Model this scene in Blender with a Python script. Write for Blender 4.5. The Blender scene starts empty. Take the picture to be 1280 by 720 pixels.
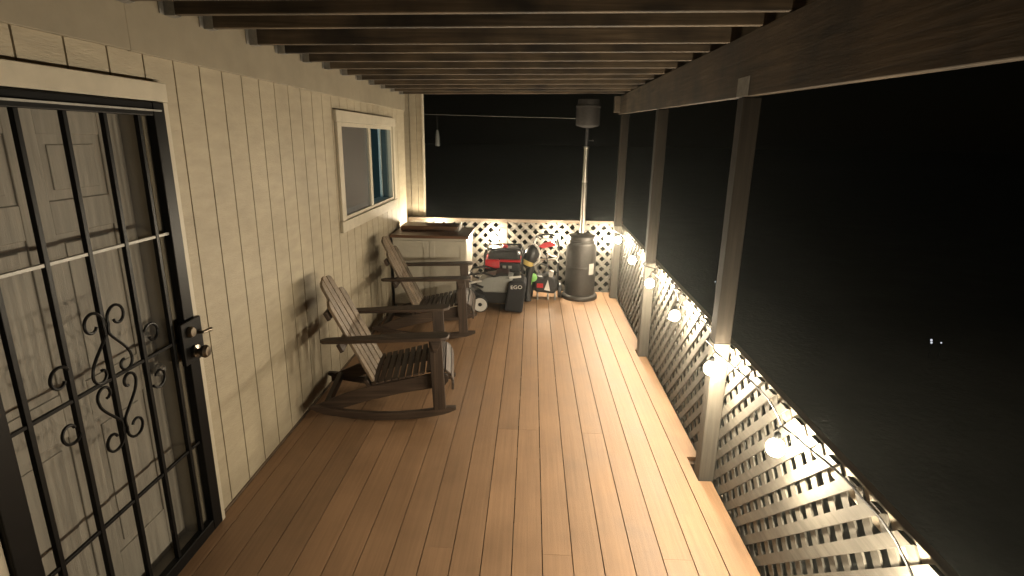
import bpy, bmesh, math, random
from mathutils import Vector, Matrix
random.seed(7)
sc = bpy.context.scene
col = sc.collection

# ------------------------------------------------------------------ camera
CAMZ = 1.96
F_PX = 687.0                                            # focal length in pixels of a 1280 wide picture
D = Vector((26, 186, -F_PX)).normalized()               # the deck's direction, seen from the camera
U = Vector((42, 2534, F_PX)); U = (U - D * U.dot(D)).normalized()
Xa = D.cross(U)
cam_d = bpy.data.cameras.new('camera'); cam = bpy.data.objects.new('camera', cam_d); col.objects.link(cam)
cam_d.sensor_width = 36; cam_d.lens = F_PX / 1280 * 36
cam_d.clip_start = 0.02; cam_d.clip_end = 800
Rm = Matrix((Xa, D, U))                                 # camera axes -> world
cam.matrix_world = Matrix.Translation((0, 0, CAMZ)) @ Rm.to_4x4()
sc.camera = cam

# ------------------------------------------------------------------ night sky, exposure
w = bpy.data.worlds.new('World'); sc.world = w; w.use_nodes = True
nt = w.node_tree
sky = nt.nodes.new('ShaderNodeTexSky'); sky.sky_type = 'NISHITA'; sky.sun_disc = False
sky.sun_elevation = math.radians(2); sky.sun_rotation = math.radians(200)
bg = nt.nodes['Background']; bg.inputs['Strength'].default_value = 0.00025
nt.links.new(sky.outputs[0], bg.inputs['Color'])
sc.view_settings.view_transform = 'Standard'; sc.view_settings.look = 'None'
sc.view_settings.exposure = 0.0; sc.view_settings.gamma = 1
BULB_STRENGTH = 1000.0
BULB_COLOUR = (1.0, 0.845, 0.62)

cy = sc.cycles
cy.max_bounces = 7; cy.diffuse_bounces = 4; cy.glossy_bounces = 3; cy.transmission_bounces = 4
cy.transparent_max_bounces = 12; cy.volume_bounces = 0
cy.use_denoising = True; cy.sample_clamp_indirect = 4.0
cy.caustics_reflective = False; cy.caustics_refractive = False

# ------------------------------------------------------------------ helpers
class MB:
    def __init__(s): s.bm = bmesh.new()
    def box(s, x0, x1, y0, y1, z0, z1):
        v = [s.bm.verts.new((x, y, z)) for x in (x0, x1) for y in (y0, y1) for z in (z0, z1)]
        for f in ((0,1,3,2),(4,6,7,5),(0,4,5,1),(2,3,7,6),(0,2,6,4),(1,5,7,3)):
            s.bm.faces.new([v[i] for i in f])
        return s
    def obox(s, mat, sx, sy, sz):
        v = [s.bm.verts.new(mat @ Vector((x*sx/2, y*sy/2, z*sz/2))) for x in (-1,1) for y in (-1,1) for z in (-1,1)]
        for f in ((0,1,3,2),(4,6,7,5),(0,4,5,1),(2,3,7,6),(0,2,6,4),(1,5,7,3)):
            s.bm.faces.new([v[i] for i in f])
        return s
    def prism(s, pts, a, b, fn):
        """polygon pts (u,v) swept from depth a to b; fn(u,v,d) -> xyz"""
        n = len(pts)
        A = [s.bm.verts.new(fn(u, v, a)) for u, v in pts]; B = [s.bm.verts.new(fn(u, v, b)) for u, v in pts]
        s.bm.faces.new(A); s.bm.faces.new(B[::-1])
        for i in range(n): s.bm.faces.new((A[i], B[i], B[(i+1) % n], A[(i+1) % n]))
        return s
    def tube(s, path, r, seg=8, cap=True):
        P = [Vector(p) for p in path]; rings = []
        up = Vector((0.123, 0.31, 1)).normalized(); nrm = None
        for i, p in enumerate(P):
            t = ((P[min(i+1, len(P)-1)] - P[max(i-1, 0)])).normalized()
            if nrm is None:
                nrm = t.cross(up)
                if nrm.length < 1e-3: nrm = t.cross(Vector((1, 0, 0)))
            nrm = (nrm - t * nrm.dot(t)).normalized(); bn = t.cross(nrm)
            rr = r[i] if isinstance(r, (list, tuple)) else r
            rings.append([s.bm.verts.new(p + (nrm*math.cos(k*2*math.pi/seg) + bn*math.sin(k*2*math.pi/seg))*rr) for k in range(seg)])
        for a, b in zip(rings, rings[1:]):
            for k in range(seg): s.bm.faces.new((a[k], a[(k+1) % seg], b[(k+1) % seg], b[k]))
        if cap: s.bm.faces.new(rings[0][::-1]); s.bm.faces.new(rings[-1])
        return s
    def lathe(s, prof, seg=32, mat=None):
        mat = mat or Matrix(); rings = []
        for r, z in prof:
            if r < 1e-6: rings.append([s.bm.verts.new(mat @ Vector((0, 0, z)))])
            else: rings.append([s.bm.verts.new(mat @ Vector((r*math.cos(k*2*math.pi/seg), r*math.sin(k*2*math.pi/seg), z))) for k in range(seg)])
        for a, b in zip(rings, rings[1:]):
            for k in range(seg):
                q = [a[k % len(a)], a[(k+1) % seg % len(a)], b[(k+1) % seg % len(b)], b[k % len(b)]]
                q = list(dict.fromkeys(q))
                if len(q) > 2:
                    try: s.bm.faces.new(q)
                    except ValueError: pass
        return s
    def build(s, name, mat, parent=None, bevel=0, smooth=False):
        bmesh.ops.recalc_face_normals(s.bm, faces=s.bm.faces[:])
        me = bpy.data.meshes.new(name); s.bm.to_mesh(me); s.bm.free()
        me.materials.append(mat)
        if smooth:
            me.polygons.foreach_set('use_smooth', [True]*len(me.polygons)); me.update()
            try: me.set_sharp_from_angle(angle=math.radians(40))
            except Exception: pass
        o = bpy.data.objects.new(name, me); col.objects.link(o)
        if parent: o.parent = parent
        if bevel:
            b = o.modifiers.new('bevel', 'BEVEL'); b.width = bevel; b.segments = 2; b.limit_method = 'ANGLE'; b.angle_limit = math.radians(40)
        return o
def tag(o, label, cat, group=None, kind=None):
    if label: o['label'] = label
    if cat: o['category'] = cat
    if group: o['group'] = group
    if kind: o['kind'] = kind
    return o
def thing(name, label, cat, loc=(0, 0, 0), rz=0, group=None):
    o = bpy.data.objects.new(name, None); col.objects.link(o); o.empty_display_size = 0.1
    o.location = loc; o.rotation_euler = (0, 0, rz)
    return tag(o, label, cat, group)
def copy_thing(root):
    r = root.copy(); col.objects.link(r)
    for ch in [c for c in root.children]:
        c = ch.copy(); col.objects.link(c); c.parent = r
        for g in [g for g in ch.children]:
            d = g.copy(); col.objects.link(d); d.parent = c
    return r
XZ = lambda u, v, d: (u, d, v)       # polygon in x,z  swept along y
YZ = lambda u, v, d: (d, u, v)       # polygon in y,z  swept along x
XY = lambda u, v, d: (u, v, d)

# ------------------------------------------------------------------ materials
def newmat(name):
    m = bpy.data.materials.new(name); m.use_nodes = True
    t = m.node_tree; return m, t, t.nodes['Principled BSDF']
def N(t, typ, **kw):
    n = t.nodes.new(typ)
    for k, v in kw.items():
        if k in n.inputs: n.inputs[k].default_value = v
        else: setattr(n, k, v)
    return n
def ramp(t, stops):
    r = t.nodes.new('ShaderNodeValToRGB'); e = r.color_ramp.elements
    while len(e) < len(stops): e.new(0.5)
    for q, (p, c) in zip(e, stops): q.position = p; q.color = (*c, 1) if len(c) == 3 else c
    return r
def mixc(t, a, b, fac, mode='MIX'):
    m = t.nodes.new('ShaderNodeMix'); m.data_type = 'RGBA'; m.blend_type = mode
    for s, v in ((m.inputs[6], a), (m.inputs[7], b), (m.inputs[0], fac)):
        if isinstance(v, (int, float)): s.default_value = v
        elif isinstance(v, tuple): s.default_value = (*v, 1)
        else: t.links.new(v, s)
    return m.outputs[2]
def wood(name, dark, mid, light, axis='Y', grain=60, rough=0.65, bump=0.25, blotch=0.5, island=0.0, knots=False, fleck=None):
    m, t, b = newmat(name); L = t.links.new
    tc = N(t, 'ShaderNodeTexCoord')
    off = N(t, 'ShaderNodeVectorMath', operation='ADD'); L(tc.outputs['Object'], off.inputs[0])
    oi = N(t, 'ShaderNodeObjectInfo'); geo = N(t, 'ShaderNodeNewGeometry')
    add = N(t, 'ShaderNodeMath', operation='MULTIPLY_ADD'); L(geo.outputs['Random Per Island'], add.inputs[0]); add.inputs[1].default_value = 37.0
    rs = N(t, 'ShaderNodeMath', operation='MULTIPLY'); L(oi.outputs['Random'], rs.inputs[0]); rs.inputs[1].default_value = 19.0
    L(rs.outputs[0], add.inputs[2]); L(add.outputs[0], off.inputs[1])
    mp = N(t, 'ShaderNodeMapping'); L(off.outputs[0], mp.inputs[0])
    s = {'X': (1.6, grain, grain), 'Y': (grain, 1.6, grain), 'Z': (grain, grain, 1.6)}[axis]
    mp.inputs['Scale'].default_value = s
    n1 = N(t, 'ShaderNodeTexNoise', Scale=1.0, Detail=6.0, Roughness=0.65, Distortion=0.4); L(mp.outputs[0], n1.inputs[0])
    r1 = ramp(t, [(0.28, dark), (0.52, mid), (0.75, light)]); L(n1.outputs['Fac'], r1.inputs[0])
    n2 = N(t, 'ShaderNodeTexNoise', Scale=2.7, Detail=3.0, Roughness=0.6); L(off.outputs[0], n2.inputs[0])
    r2 = ramp(t, [(0.3, (1-blotch*0.7,)*3), (0.62, (1, 1, 1)), (0.8, (1+blotch*0.25,)*3)]); L(n2.outputs['Fac'], r2.inputs[0])
    c = mixc(t, r1.outputs[0], r2.outputs[0], 1.0, 'MULTIPLY')
    if island:
        ri = ramp(t, [(0, (1-island,)*3), (1, (1+island*0.6, 1+island*0.5, 1+island*0.4))]); L(geo.outputs['Random Per Island'], ri.inputs[0])
        c = mixc(t, c, ri.outputs[0], 1.0, 'MULTIPLY')
    if knots:
        vm = N(t, 'ShaderNodeMapping'); L(off.outputs[0], vm.inputs[0])
        vm.inputs['Scale'].default_value = {'X': (1.5, 7, 7), 'Y': (7, 1.5, 7), 'Z': (7, 7, 1.5)}[axis]
        vo = N(t, 'ShaderNodeTexVoronoi', Scale=1.0); L(vm.outputs[0], vo.inputs[0])
        rk = ramp(t, [(0.08, (0.25,)*3), (0.2, (1, 1, 1))]); L(vo.outputs['Distance'], rk.inputs[0])
        c = mixc(t, c, rk.outputs[0], 0.8, 'MULTIPLY')
    if fleck:
        n3 = N(t, 'ShaderNodeTexNoise', Scale=14.0, Detail=5.0, Roughness=0.75); L(off.outputs[0], n3.inputs[0])
        r3 = ramp(t, [(0.56, (0, 0, 0)), (0.68, (1, 1, 1))]); L(n3.outputs['Fac'], r3.inputs[0])
        c = mixc(t, c, fleck, r3.outputs[0])
    L(c, b.inputs['Base Color']); b.inputs['Roughness'].default_value = rough
    rr = N(t, 'ShaderNodeMapRange'); L(n2.outputs['Fac'], rr.inputs[0]); rr.inputs[3].default_value = rough-0.12; rr.inputs[4].default_value = min(1, rough+0.15)
    L(rr.outputs[0], b.inputs['Roughness'])
    bp = N(t, 'ShaderNodeBump', Strength=bump, Distance=0.004); L(n1.outputs['Fac'], bp.inputs['Height']); L(bp.outputs[0], b.inputs['Normal'])
    return m
def paint(name, c, rough=0.6, var=0.12, bump=0.1, scale=9.0, metal=0.0, stretch=None, spots=None):
    m, t, b = newmat(name); L = t.links.new
    tc = N(t, 'ShaderNodeTexCoord'); mp = N(t, 'ShaderNodeMapping'); L(tc.outputs['Object'], mp.inputs[0])
    if stretch: mp.inputs['Scale'].default_value = stretch
    n = N(t, 'ShaderNodeTexNoise', Scale=scale, Detail=5.0, Roughness=0.65); L(mp.outputs[0], n.inputs[0])
    r = ramp(t, [(0.3, tuple(x*(1-var) for x in c)), (0.7, tuple(min(1, x*(1+var*0.6)) for x in c))]); L(n.outputs['Fac'], r.inputs[0])
    n2 = N(t, 'ShaderNodeTexNoise', Scale=1.7, Detail=3.0); L(tc.outputs['Object'], n2.inputs[0])
    r2 = ramp(t, [(0.3, (1-var,)*3), (0.6, (1, 1, 1))]); L(n2.outputs['Fac'], r2.inputs[0])
    cc = mixc(t, r.outputs[0], r2.outputs[0], 1.0, 'MULTIPLY')
    if spots:
        n3 = N(t, 'ShaderNodeTexNoise', Scale=38.0, Detail=3.0, Roughness=0.7); L(tc.outputs['Object'], n3.inputs[0])
        r3 = ramp(t, [(0.69, (0, 0, 0)), (0.74, (0.7, 0.7, 0.7))]); L(n3.outputs['Fac'], r3.inputs[0])
        cc = mixc(t, cc, spots, r3.outputs[0])
    L(cc, b.inputs['Base Color']); b.inputs['Roughness'].default_value = rough; b.inputs['Metallic'].default_value = metal
    n4 = N(t, 'ShaderNodeTexNoise', Scale=scale*8, Detail=4.0); L(mp.outputs[0], n4.inputs[0])
    bp = N(t, 'ShaderNodeBump', Strength=bump, Distance=0.003); L(n4.outputs['Fac'], bp.inputs['Height']); L(bp.outputs[0], b.inputs['Normal'])
    return m
M = {}
M['deck'] = wood('deck_board', (0.24, 0.1429, 0.07636), (0.2861, 0.172, 0.09384), (0.3264, 0.1993, 0.1104), 'Y', 60, 0.56, 0.20, 0.34, island=0.14)
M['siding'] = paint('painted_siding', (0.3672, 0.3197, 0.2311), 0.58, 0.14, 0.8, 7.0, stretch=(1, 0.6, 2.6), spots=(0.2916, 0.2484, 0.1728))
M['frieze'] = paint('painted_frieze', (0.255, 0.222, 0.160), 0.65, 0.10, 0.3, 9.0)  # siding paint darkened for the dimness higher up; also the jamb's plain colour
M['trim'] = paint('cream_trim', (0.4752, 0.432, 0.3384), 0.5, 0.10, 0.15, 12.0, spots=(0.36, 0.3096, 0.216))
M['lattice'] = wood('painted_lattice', (0.0744, 0.0682, 0.05456), (0.1147, 0.1054, 0.08618), (0.1488, 0.1376, 0.1135), 'Y', 40, 0.75, 0.25, 0.5)
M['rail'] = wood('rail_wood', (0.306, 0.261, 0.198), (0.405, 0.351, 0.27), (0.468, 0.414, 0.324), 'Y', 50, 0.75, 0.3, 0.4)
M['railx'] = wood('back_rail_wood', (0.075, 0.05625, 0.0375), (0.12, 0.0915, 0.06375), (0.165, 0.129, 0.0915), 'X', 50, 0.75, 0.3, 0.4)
M['postlow'] = wood('lit_post_wood', (0.06, 0.0528, 0.0408), (0.09, 0.0798, 0.063), (0.114, 0.1032, 0.0828), 'Z', 45, 0.72, 0.3, 0.35)  # lower posts: light of the nearby bulbs put into the paler tone
M['post'] = wood('dimmed_post_wood', (0.012, 0.009, 0.006), (0.022, 0.0175, 0.0125), (0.036, 0.029, 0.021), 'Z', 45, 0.72, 0.3, 0.35)  # upper posts: dimness above the bulbs put into the dark tone
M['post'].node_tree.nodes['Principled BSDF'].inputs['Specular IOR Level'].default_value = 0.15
M['joist'] = wood('joist_wood', (0.04428, 0.02981, 0.01584), (0.09151, 0.0661, 0.03888), (0.1476, 0.1134, 0.072), 'X', 45, 0.8, 0.4, 1.2, knots=True)
M['roofdeck'] = wood('roof_board', (0.039, 0.0221, 0.01105), (0.065, 0.039, 0.0195), (0.091, 0.05525, 0.02925), 'Y', 30, 0.85, 0.4, 0.8, island=0.3)
M['beam'] = wood('beam_wood', (0.0432, 0.03089, 0.01836), (0.0864, 0.06458, 0.03978), (0.1296, 0.1006, 0.0663), 'Y', 35, 0.8, 0.4, 1.0, knots=True)
for ax in 'XYZ':
    M['chair'+ax] = wood('weathered_chair_wood_'+ax.lower(), (0.024, 0.0152, 0.0104), (0.056, 0.036, 0.024), (0.104, 0.072, 0.0496), ax, 60, 0.55, 0.5, 0.7, island=0.15)  # arms, legs and seat: unlit tops put into the darker tone
M['chairback'] = wood('weathered_lit_slat_wood', (0.0902, 0.0615, 0.041), (0.2378, 0.1804, 0.123), (0.3772, 0.3034, 0.2214), 'Z', 60, 0.62, 0.5, 0.8, island=0.3)  # back slats: direct bulb light put into the paler tone
M['blackmetal'] = paint('black_enamel', (0.004, 0.004, 0.004), 0.4, 0.2, 0.05, 30)
M['blackmetal'].node_tree.nodes['Principled BSDF'].inputs['Specular IOR Level'].default_value = 0.16
M['chrome'] = paint('bright_metal', (0.72, 0.68, 0.60), 0.22, 0.1, 0.03, 20, metal=1.0)
M['lockmetal'] = paint('dark_steel', (0.30, 0.27, 0.22), 0.28, 0.2, 0.05, 20, metal=1.0)
M['galv'] = paint('galvanised_steel', (0.336, 0.328, 0.304), 0.55, 0.25, 0.1, 25, metal=0.75)
M['innerdoor'] = paint('entry_door_paint', (0.3808, 0.3541, 0.297), 0.6, 0.22, 0.4, 5.0, stretch=(6, 6, 0.5))
M['heater'] = paint('hammered_bronze', (0.04462, 0.03942, 0.03393), 0.5, 0.2, 0.5, 30, metal=0.3)
M['steelpole'] = paint('brushed_steel', (0.55, 0.52, 0.46), 0.28, 0.1, 0.03, 30, metal=1.0)
M['polelow'] = paint('dull_steel', (0.20, 0.185, 0.16), 0.4, 0.1, 0.03, 30, metal=0.9)
M['mesh'] = paint('burner_mesh', (0.0315, 0.028, 0.0255), 0.6, 0.4, 0.6, 60, metal=0.4)
M['label'] = paint('paper_label', (0.35, 0.329, 0.294), 0.6, 0.15, 0.02, 60)
M['cabinet'] = paint('white_cabinet_paint', (0.45, 0.42, 0.345), 0.5, 0.08, 0.08, 12)
M['cabtop'] = wood('cabinet_top_wood', (0.068, 0.032, 0.0176), (0.112, 0.0544, 0.0288), (0.16, 0.08, 0.044), 'X', 50, 0.35, 0.15, 0.4)
M['black'] = paint('black_plastic', (0.016, 0.016, 0.017), 0.42, 0.3, 0.1, 40)
M['bag'] = paint('black_fabric_bag', (0.012, 0.012, 0.014), 0.85, 0.3, 0.5, 60)
M['grey'] = paint('grey_plastic', (0.24, 0.248, 0.232), 0.45, 0.08, 0.05, 40)
M['red'] = paint('red_enamel', (0.42, 0.022, 0.028), 0.32, 0.15, 0.04, 30)
M['green'] = paint('green_plastic', (0.20, 0.48, 0.12), 0.45, 0.1, 0.03, 40)
M['yellow'] = paint('yellow_plastic', (0.52, 0.40, 0.13), 0.5, 0.15, 0.03, 40)
M['white'] = paint('white_plastic', (0.6, 0.584, 0.544), 0.45, 0.05, 0.03, 40)
M['socket'] = paint('black_socket', (0.012, 0.012, 0.012), 0.5, 0.2, 0.05, 60)
M['room'] = paint('room_wall_paint', (0.10, 0.13, 0.13), 0.8, 0.1, 0.05, 6)
M['casing'] = paint('white_casing_paint', (0.75, 0.78, 0.78), 0.5, 0.06, 0.05, 10)
M['reveal'] = paint('reveal_paint', (0.06, 0.075, 0.075), 0.55, 0.06, 0.05, 10)
M['skirt'] = wood('rim_wood', (0.07, 0.045, 0.028), (0.12, 0.08, 0.05), (0.16, 0.11, 0.07), 'Y', 40, 0.85, 0.3, 0.5)
# bulb glass that gives off the light
m, t, b = newmat('lit_bulb'); t.nodes.remove(b); em = N(t, 'ShaderNodeEmission', Strength=BULB_STRENGTH)
em.inputs['Color'].default_value = (*BULB_COLOUR, 1); t.links.new(em.outputs[0], t.nodes['Material Output'].inputs[0]); M['bulb'] = m
m, t, b = newmat('far_white_light'); t.nodes.remove(b); em = N(t, 'ShaderNodeEmission', Strength=0.75)
em.inputs['Color'].default_value = (0.85, 0.9, 1.0, 1); t.links.new(em.outputs[0], t.nodes['Material Output'].inputs[0]); M['farlight'] = m
# window glass and insect screen
m, t, b = newmat('window_glass'); t.nodes.remove(b); tr = N(t, 'ShaderNodeBsdfTransparent'); gl = N(t, 'ShaderNodeBsdfGlossy', Roughness=0.02)
tr.inputs[0].default_value = (0.86, 0.92, 0.92, 1)
lw = N(t, 'ShaderNodeLayerWeight', Blend=0.5); pw = N(t, 'ShaderNodeMath', operation='POWER'); t.links.new(lw.outputs['Facing'], pw.inputs[0]); pw.inputs[1].default_value = 5.0; fr = N(t, 'ShaderNodeMath', operation='MULTIPLY_ADD'); t.links.new(pw.outputs[0], fr.inputs[0]); fr.inputs[1].default_value = 0.85; fr.inputs[2].default_value = 0.05; mx = N(t, 'ShaderNodeMixShader'); t.links.new(fr.outputs[0], mx.inputs[0]); t.links.new(tr.outputs[0], mx.inputs[1]); t.links.new(gl.outputs[0], mx.inputs[2])
t.links.new(mx.outputs[0], t.nodes['Material Output'].inputs[0]); M['glass'] = m
def screenmat(name, opaque, c):
    m, t, b = newmat(name); b.inputs['Base Color'].default_value = (*c, 1); b.inputs['Roughness'].default_value = 0.6
    tr = N(t, 'ShaderNodeBsdfTransparent'); mx = N(t, 'ShaderNodeMixShader'); mx.inputs[0].default_value = opaque
    t.links.new(tr.outputs[0], mx.inputs[1]); t.links.new(b.outputs[0], mx.inputs[2]); t.links.new(mx.outputs[0], t.nodes['Material Output'].inputs[0]); return m
M['screen'] = screenmat('door_screen', 0.12, (0.05, 0.048, 0.042))
M['winscreen'] = screenmat('insect_screen', 0.55, (0.11, 0.095, 0.08))
# ground
m, t, b = newmat('yard_ground'); tc = N(t, 'ShaderNodeTexCoord')
n = N(t, 'ShaderNodeTexNoise', Scale=1.3, Detail=8.0, Roughness=0.7); t.links.new(tc.outputs['Object'], n.inputs[0])
r = ramp(t, [(0.3, (0.05, 0.053, 0.047)), (0.6, (0.07, 0.073, 0.064)), (0.8, (0.09, 0.093, 0.082))]); t.links.new(n.outputs['Fac'], r.inputs[0]); t.links.new(r.outputs[0], b.inputs['Base Color'])
b.inputs['Roughness'].default_value = 0.95; bp = N(t, 'ShaderNodeBump', Strength=0.3, Distance=0.05); n2 = N(t, 'ShaderNodeTexNoise', Scale=14.0, Detail=6.0)
t.links.new(tc.outputs['Object'], n2.inputs[0]); t.links.new(n2.outputs['Fac'], bp.inputs['Height']); t.links.new(bp.outputs[0], b.inputs['Normal']); M['ground'] = m
M['grass'] = paint('dry_grass', (0.09, 0.098, 0.07), 0.8, 0.4, 0.0, 3)

# ------------------------------------------------------------------ numbers shared by the structure
WX = -1.607                 # face of the siding
Y0, Y1 = -2.6, 7.08         # near (behind the camera) and far end of the porch
PITCH = 0.1465
POSTY = (2.935, 4.89, 6.86)
PX0, PX1 = 1.048, 1.137
LATX = 1.142
def railz(y): return 0.832 + 0.0145 * (y - 1.2)
def beamz(y): return 2.118 + 0.0215 * y
def ceilz(x): return 2.447 + 0.0143 * (x - WX)

# ------------------------------------------------------------------ ground, yard grass
g = MB(); g.box(-250, 250, -250, 250, -1.5, -0.60); go = g.build('ground', M['ground']); tag(go, None, None, kind='structure')

# ------------------------------------------------------------------ deck
def seam_list():
    s = {}
    def add(k, y): s.setdefault(k, []).append(y)
    for k, y in ((-1, 3.45), (0, 3.45), (2, 4.86), (3, 3.43), (5, 5.2), (1, 2.26), (5, 2.26), (-3, 2.28), (-4, 5.0), (-9, 5.4),
                 (-5, 6.1), (7, 5.05), (4, 6.3), (-2, 5.9), (-7, 1.9)): add(k, y)
    return s
seams = seam_list()
d = MB()
DY1 = 7.12
for k in range(-11, 8):
    x0 = -0.05 + k * PITCH + 0.0024; x1 = -0.05 + (k+1) * PITCH - 0.0024
    if k == -11: x0 = max(x0, WX + 0.012)
    ys = [Y0] + sorted(seams.get(k, []) + [seams.get(k, [3])[0] - 4.88]) + [DY1]
    ys = [y for y in ys if Y0 <= y <= DY1]
    for a, b_ in zip(ys, ys[1:]):
        if k == 7:
            # outer board notched round the posts
            edge = [(x0, a)]
            e = [(x1, a)]
            for py in POSTY[:3]:
                n0, n1 = py - 0.02, py + 0.24 if py < 6 else py + 0.12
                if a < n0 < b_ and n1 < b_:
                    e += [(x1, n0), (PX0 - 0.006, n0), (PX0 - 0.006, n1), (x1, n1)]
                elif a < n0 < b_:
                    e += [(x1, n0), (PX0 - 0.006, n0), (PX0 - 0.006, b_)]
            if e[-1][1] < b_: e.append((x1, b_ - 0.0004))
            pts = [(x0, a + 0.0004)] + [(x, max(y, a + 0.0004)) for x, y in e] + [(x0, b_ - 0.0004)]
            d.prism(pts, -0.026, 0.0, XY)
        else:
            d.box(x0, x1, a + 0.0004, b_ - 0.0004, -0.026, 0.0)
o = d.build('deck', M['deck'], bevel=0.0015); tag(o, None, None, kind='structure')
d = MB()
for y in [Y0 + 0.41 * i for i in range(24)]:
    d.box(WX + 0.03, 1.085, y, y + 0.038, -0.20, -0.028)
d.box(1.087, 1.125, Y0, DY1, -0.21, -0.029)
d.box(WX + 0.03, 1.085, 7.08, 7.118, -0.205, -0.0285)
o = d.build('deck_frame', M['skirt']); tag(o, None, None, kind='structure')

# ------------------------------------------------------------------ house
house = thing('house', 'beige house wall with vertical groove siding, a barred door and a sliding window', 'house', (WX, 2.4, 0))
HB = Vector((WX, 2.4, 0))
def hb(mb, name, mat, parent=None, bevel=0, smooth=False):
    """build a mesh given in world coordinates as a part of the house (or a sub-part of a part at the same base)"""
    p = parent or house
    off = HB.copy()
    for v in mb.bm.verts: v.co -= off
    return mb.build(name, mat, p, bevel, smooth)
DOOR = (1.33, 2.425, -0.4, 2.10)
WIN = (4.64, 6.42, 1.20, 2.145)
WALLZ = 2.60
s = MB()
G0 = 2.562; gp = 0.1972; gw = 0.009
ys = {Y0, Y1, DOOR[0], DOOR[1], WIN[0], WIN[1]}
grooves = [G0 + gp * i for i in range(-26, 22)]
grooves = [g for g in grooves if Y0 + 0.05 < g < Y1 - 0.03]
for g in grooves: ys |= {g - gw/2, g + gw/2}
ys = sorted(ys)
for a, b_ in zip(ys, ys[1:]):
    mid = (a + b_) / 2
    isg = any(abs(mid - g) < gw/2 for g in grooves)
    zs = [(-0.06, WALLZ)]
    for oy0, oy1, oz0, oz1 in (DOOR, WIN):
        if oy0 < mid < oy1:
            zs = [q for z0, z1 in zs for q in ((z0, min(z1, oz0)), (max(z0, oz1), z1)) if q[1] - q[0] > 1e-4]
    for z0, z1 in zs:
        s.box(WX - 0.12, WX - (0.009 if isg else 0.0), a, b_, z0, z1)
bmesh.ops.remove_doubles(s.bm, verts=s.bm.verts[:], dist=1e-5)
hb(s, 'siding', M['siding'])
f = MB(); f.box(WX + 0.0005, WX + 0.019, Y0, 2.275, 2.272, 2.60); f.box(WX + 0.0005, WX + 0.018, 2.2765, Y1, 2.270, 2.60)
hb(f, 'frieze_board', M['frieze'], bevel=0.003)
f = MB(); f.box(WX + 0.0005, WX + 0.008, DOOR[1] + 0.03, Y1, -0.028, 0.012); hb(f, 'wall_flashing', M['skirt'])
# wing wall at the far corner
f = MB()
for i, (a, b_) in enumerate(((-2.1, -1.572), (-1.568, -1.484), (-1.479, -1.418))):
    f.box(a, b_, 7.225 - 0.006 * (i == 1), 7.28, -0.9, 2.50)
hb(f, 'wing_wall', M['siding'], bevel=0.003)
f = MB(); f.box(-1.416, -1.392, 7.215, 7.286, -0.9, 2.50); hb(f, 'corner_board', M['trim'], bevel=0.003)
# far end and back of the house so that it stands as a body
f = MB(); f.box(-6.0, WX - 0.125, Y1 - 0.06, Y1 + 0.0, -0.95, 2.9); f.box(-6.06, -6.0, Y0, Y1, -0.95, 2.9); f.box(-6.0, WX - 0.125, Y0 - 0.06, Y0, -0.95, 2.9); hb(f, 'outer_wall', M['siding'])
f = MB(); f.box(WX - 0.12, WX - 0.01, Y0, DOOR[0], -0.95, -0.061); f.box(WX - 0.12, WX - 0.01, DOOR[1], Y1, -0.95, -0.061); hb(f, 'foundation', M['skirt'])
f = MB(); f.box(-6.1, WX - 0.122, Y0 - 0.1, Y1 - 0.062, 2.901, 2.96); hb(f, 'house_roof', M['roofdeck'])

# door trim
f = MB()
f.box(WX + 0.001, WX + 0.030, 1.24, 2.445, 2.088, 2.165)
hb(f, 'door_trim', M['trim'], bevel=0.003)
f = MB(); f.box(WX + 0.001, WX + 0.034, 2.400, 2.432, 0.004, 2.086); hb(f, 'door_trim', M['trim'], bevel=0.002)
f = MB(); f.box(WX + 0.001, WX + 0.024, 1.26, 1.352, 0.004, 2.086); hb(f, 'door_trim', M['trim'], bevel=0.002)
# inner entry door, recessed
ID = WX - 0.095
f = MB()
f.box(ID - 0.045, ID - 0.008, 1.37, 2.30, 0.02, 2.07)
# six raised panels framed by stiles and rails
stl = [(1.37, 1.49), (1.775, 1.895), (2.18, 2.30)]
rls = [(0.02, 0.24), (0.86, 1.03), (1.60, 1.72), (1.95, 2.07)]
for a, b_ in stl: f.box(ID - 0.009, ID, a, b_, 0.02, 2.07)
for a, b_ in rls:
    for q0, q1 in ((1.49, 1.775), (1.895, 2.18)): f.box(ID - 0.009, ID - 0.0004, q0, q1, a, b_)
for z0, z1 in ((0.24, 0.86), (1.03, 1.60), (1.72, 1.95)):
    for q0, q1 in ((1.49, 1.775), (1.895, 2.18)): f.box(ID - 0.009, ID - 0.002, q0 + 0.035, q1 - 0.035, z0 + 0.035, z1 - 0.035)
idoor = hb(f, 'entry_door', M['innerdoor'], bevel=0.004)
f = MB(); f.box(ID - 0.06, WX - 0.001, 2.305, 2.398, 0.004, 2.086); f.box(ID - 0.06, WX - 0.001, 1.335, 1.365, 0.004, 2.086); f.box(ID - 0.06, WX - 0.0015, 1.366, 2.304, 2.073, 2.0855)
f.box(ID - 0.06, WX + 0.0, 1.366, 2.304, -0.02, 0.016)
hb(f, 'door_jamb', M['frieze'])
rotx = Matrix.Rotation(math.pi/2, 4, 'Y')
for z, nm in ((0.93, 'door_knob'), (1.08, 'deadbolt')):
    f = MB(); f.lathe([(0, 0), (0.032, 0), (0.032, 0.008), (0.013, 0.012), (0.013, 0.03), (0.027, 0.036), (0.03, 0.05), (0.022, 0.062), (0, 0.064)] if nm == 'door_knob' else [(0, 0), (0.03, 0), (0.03, 0.014), (0.02, 0.022), (0, 0.022)], 20, Matrix.Translation((ID, 2.235, z)) @ rotx)
    hb(f, nm, M['galv'], idoor, smooth=True)
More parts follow.
